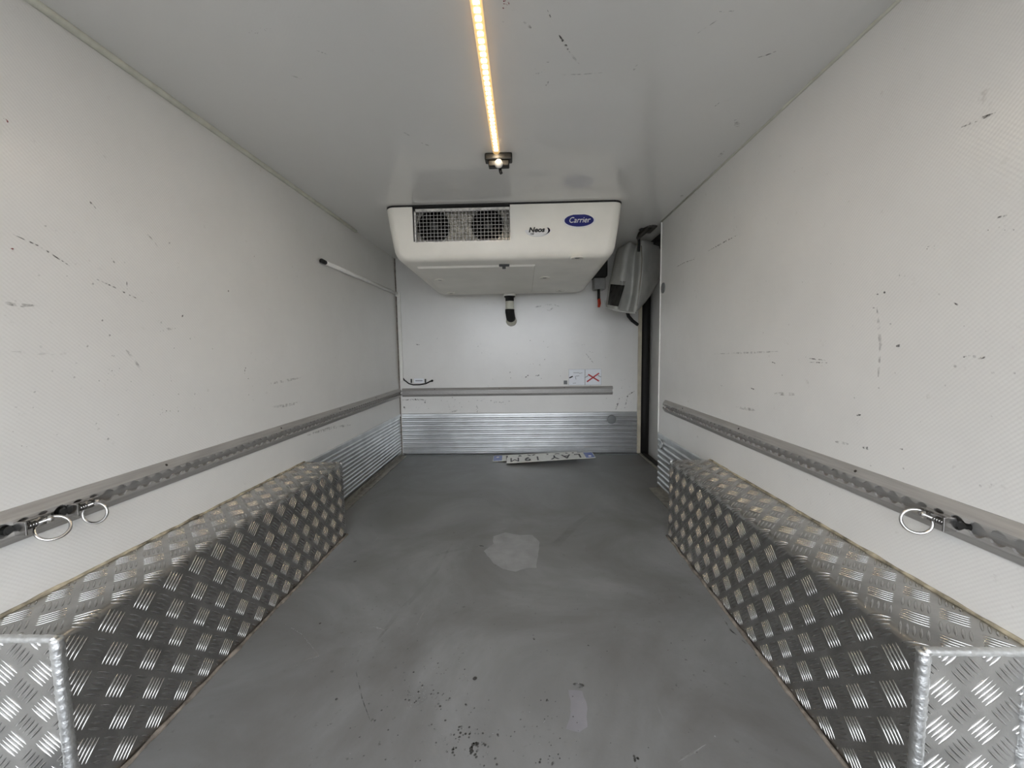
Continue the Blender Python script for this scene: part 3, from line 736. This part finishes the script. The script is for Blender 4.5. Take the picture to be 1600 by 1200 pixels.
# ------------------------------------------------------------------ wear with a shape of its own: thin marks on the surfaces
def marks(parent, ax, val, off, mat, lines, name='scuff_marks'):
    """lines: ([(u,v),...], width in metres); each becomes a thin film on the surface"""
    i = 'xyz'.index(ax); bm = B()
    for pts, wd in lines:
        wd *= 1.25 if ax == 'y' else .72 if mat == 'scuff_dark' else 1
        P = [on(u, v, ax, val+off) for u, v in pts]
        if len(P) == 1: P = [P[0]-Vector([.4*wd if k != i else 0 for k in range(3)]), P[0]+Vector([.4*wd if k != i else 0 for k in range(3)])]
        N = Vector([1 if k == i else 0 for k in range(3)]); L = []
        for a, b in zip(P, P[1:]):
            for t in range(6): L.append(a.lerp(b, t/6))
        L.append(P[-1]); prev = None
        for k, p in enumerate(L):
            d = (L[min(k+1, len(L)-1)]-L[max(k-1, 0)]).normalized(); n = d.cross(N).normalized()
            h = wd/2*max(.12, math.sin(math.pi*(k+.4)/(len(L)-.2)))**.6*(1+.35*noise.noise(p*60))
            cur = (bm.verts.new(p+n*h), bm.verts.new(p-n*h))
            if prev: bm.faces.new((prev[0], cur[0], cur[1], prev[1]))
            prev = cur
    o = obj(name, bm, mat, parent); o['kind'] = 'stuff'; return o
def dots(us, vs, n, wd):
    return [([(random.uniform(*us), random.uniform(*vs))], wd*.55*random.uniform(.5, 1.3)) for _ in range(n)]
marks(wall_left, 'x', XL, .0004, 'scuff_dark', [([(20, 366), (60, 384), (85, 400), (113, 418)], .0034), ([(148, 435), (175, 447), (200, 460), (224, 471)], .0036),
    ([(172, 400), (177, 408), (183, 415)], .004), ([(136, 311), (143, 318), (150, 326)], .004), ([(357, 455)], .006), ([(257, 490)], .005), ([(286, 492), (284, 496)], .004),
    ([(253, 502), (251, 506)], .005), ([(171, 524)], .006), ([(137, 541)], .005), ([(174, 556), (180, 556)], .004), ([(272, 544)], .005), ([(161, 499), (159, 503)], .004),
    ([(267, 586), (268, 596)], .005), ([(384, 574), (382, 584)], .006), ([(14, 475), (38, 480)], .0022), ([(388, 592)], .006), ([(198, 440), (199, 452)], .003)]
    + dots((152, 192), (574, 596), 12, .0045) + dots((238, 280), (636, 656), 12, .0055) + dots((296, 314), (628, 640), 8, .005) + dots((30, 75), (690, 725), 10, .004))
marks(wall_left, 'x', XL, .0003, 'scuff_faint', [([(230, 366), (240, 376), (248, 388)], .003), ([(196, 545), (208, 560), (222, 580)], .006), ([(0, 470), (20, 476), (62, 478)], .005),
    ([(250, 518), (262, 514), (275, 513)], .005), ([(424, 636), (450, 633), (470, 628)], .010), ([(18, 549), (60, 552), (97, 556)], .004), ([(480, 680), (520, 668), (548, 664)], .012), ([(420, 600), (470, 590)], .008)] + dots((20, 420), (300, 690), 60, .006))
marks(wall_left, 'x', XL, .0005, 'scuff_red', [([(4, 187), (13, 190)], .006), ([(19, 390)], .005), ([(26, 391), (31, 393)], .003)])
marks(wall_right, 'x', XR, -.0004, 'scuff_dark', [([(1105, 393), (1130, 379), (1156, 365)], .005), ([(1057, 417), (1070, 410), (1085, 405)], .005), ([(1502, 199), (1528, 187), (1556, 176)], .0055),
    ([(1264, 560), (1290, 563)], .004), ([(1265, 566), (1294, 567)], .004), ([(1400, 541), (1409, 539)], .006), ([(1366, 459), (1373, 460)], .004), ([(1382, 457)], .005), ([(1363, 481), (1371, 480)], .004),
    ([(1348, 699), (1359, 701)], .007), ([(1338, 649), (1345, 648)], .005), ([(1505, 558), (1517, 556)], .004), ([(1528, 561), (1541, 557)], .004), ([(1490, 473), (1500, 478)], .003), ([(1402, 433), (1406, 429)], .004),
    ([(1555, 341), (1574, 336)], .0035), ([(1405, 702), (1411, 702)], .005), ([(1090, 682)], .008), ([(1204, 565), (1212, 568)], .004), ([(1222, 586)], .004), ([(1126, 602), (1132, 604)], .005), ([(1172, 606), (1180, 609)], .005)]
    + dots((1440, 1460), (383, 390), 8, .003) + dots((1500, 1592), (352, 364), 16, .003) + dots((1313, 1320), (368, 396), 6, .003) + dots((1100, 1595), (440, 760), 26, .0016))
marks(wall_right, 'x', XR, -.0003, 'scuff_faint', [([(1116, 553), (1170, 551), (1216, 549)], .005), ([(1370, 480), (1376, 540), (1372, 590)], .006), ([(1210, 615), (1245, 616)], .008), ([(1305, 690), (1326, 694)], .006), ([(1150, 636), (1180, 641)], .008)] + dots((1060, 1590), (400, 780), 50, .006))
marks(ceiling, 'z', ZC, -.0004, 'scuff_dark', [([(1124, 18), (1136, 18), (1151, 17)], .004), ([(1184, 90), (1198, 86), (1213, 80)], .004), ([(1117, 166), (1124, 160)], .004), ([(873, 54), (881, 66), (889, 80)], .006),
    ([(853, 134), (857, 127)], .005), ([(495, 79), (511, 85)], .003), ([(853, 97), (858, 97)], .005), ([(786, 34)], .004), ([(855, 15), (862, 30)], .003)] + dots((836, 856), (104, 118), 26, .0028) + dots((833, 848), (112, 132), 20, .0022) + dots((386, 424), (44, 52), 18, .002))
marks(ceiling, 'z', ZC, -.0003, 'scuff_faint', [([(889, 80), (898, 92), (905, 100)], .004), ([(877, 117), (910, 116), (947, 113)], .003), ([(1149, 187), (1153, 198)], .012), ([(1123, 246), (1132, 236)], .012), ([(1063, 308), (1068, 303)], .012),
    ([(631, 207), (640, 212)], .005), ([(658, 223), (671, 228)], .005), ([(455, 118), (478, 125)], .004), ([(818, 34), (830, 44)], .006), ([(990, 110), (996, 101)], .006), ([(1090, 52), (1120, 32)], .003)])
marks(ceiling, 'z', ZC, -.0004, 'scuff_red', dots((785, 796), (0, 13), 16, .0035))
marks(wall_back, 'y', YB, -.0004, 'scuff_dark', [([(629, 625), (650, 624), (664, 625)], .008), ([(664, 623), (664, 631)], .008), ([(630, 634), (634, 640)], .008), ([(650, 538), (656, 539)], .006), ([(796, 583), (798, 580)], .008),
    ([(820, 590), (826, 586)], .008), ([(836, 587), (844, 586)], .006), ([(844, 570)], .008), ([(915, 552), (928, 568)], .005), ([(962, 640), (968, 622)], .007), ([(976, 638), (981, 617), (992, 611)], .007)]
    + dots((745, 800), (622, 632), 16, .008) + dots((700, 745), (620, 638), 14, .007) + dots((760, 850), (588, 598), 10, .006) + dots((632, 720), (618, 640), 30, .006) + dots((968, 994), (585, 640), 16, .006))
marks(wall_back, 'y', YB, -.0003, 'scuff_faint', [([(848, 481), (853, 476), (861, 476), (865, 480), (859, 485), (851, 484)], .006), ([(836, 480), (846, 478)], .006), ([(866, 476), (874, 479)], .005), ([(745, 633), (746, 645)], .010), ([(700, 645), (720, 640)], .008), ([(920, 549), (928, 551)], .004)] + dots((640, 990), (520, 640), 60, .008))
def patch(px, mat, name, z=.0005):
    bm = B(); c = [on(u, v, 'z', z) for u, v in px]; L = []
    for i, a in enumerate(c):
        b = c[(i+1) % len(c)]
        for t in range(5): p = a.lerp(b, t/5); p += Vector((noise.noise(p*40), noise.noise(p*40+Vector((9, 9, 0))), 0))*.004; p.z = z; L.append(p)
    bm.faces.new([bm.verts.new(p) for p in L]); o = obj(name, bm, mat, floor); o['kind'] = 'stuff'; return o
patch([(756, 861), (771, 849), (771, 838), (790, 832), (812, 836), (832, 836), (843, 847), (841, 865), (838, 887), (825, 887), (806, 893), (786, 889), (771, 880)], 'paint_patch', 'paint_patch')
patch([(888, 1078), (910, 1080), (917, 1108), (918, 1134), (904, 1144), (886, 1140), (892, 1112)], 'paint_patch_lilac', 'paint_patch')
marks(floor, 'z', 0, .0006, 'floor_dark', [([(555, 877)], .010), ([(742, 1060)], .008), ([(833, 992), (835, 1000)], .006), ([(878, 973)], .005), ([(895, 1070), (913, 1072)], .012), ([(960, 980)], .006), ([(919, 1009)], .005), ([(1182, 1024)], .005), ([(1058, 1070)], .007), ([(524, 1094), (528, 1091)], .006),
    ([(500, 974)], .005), ([(1126, 960), (1142, 985), (1166, 1006)], .004), ([(749, 852), (756, 854)], .008), ([(556, 1048), (566, 1092), (578, 1125)], .0015)] + dots((630, 730), (1010, 1110), 70, .0055) + dots((690, 775), (1135, 1185), 70, .006) + dots((560, 900), (1080, 1198), 90, .005) + dots((735, 748), (1160, 1180), 8, .009) + dots((810, 910), (1090, 1195), 24, .004) + dots((850, 866), (1180, 1198), 5, .009) + dots((480, 1250), (820, 1195), 150, .0035) + dots((975, 1000), (1180, 1198), 8, .006), 'dirt_specks')
marks(floor, 'z', 0, .0004, 'floor_stain', [([(706, 850), (680, 895), (655, 925), (620, 960), (590, 1000)], .016), ([(836, 853), (870, 850), (900, 820), (930, 797)], .030), ([(640, 880), (700, 862), (756, 852)], .012),
    ([(640, 1105), (665, 1070)], .035)], 'floor_stains')
marks(floor, 'z', 0, .0005, 'floor_pale', [([(455, 1045), (475, 1032), (500, 1025)], .003), ([(500, 1025), (470, 990), (445, 975)], .002), ([(1060, 1190), (1085, 1175), (1103, 1163)], .003), ([(575, 975), (600, 985), (640, 960)], .004), ([(912, 848), (917, 862)], .003), ([(650, 980), (665, 950), (680, 930)], .003), ([(1110, 1035), (1116, 1042)], .004), ([(848, 804), (856, 803)], .004)] + dots((330, 1200), (900, 1190), 40, .004), 'scratches')
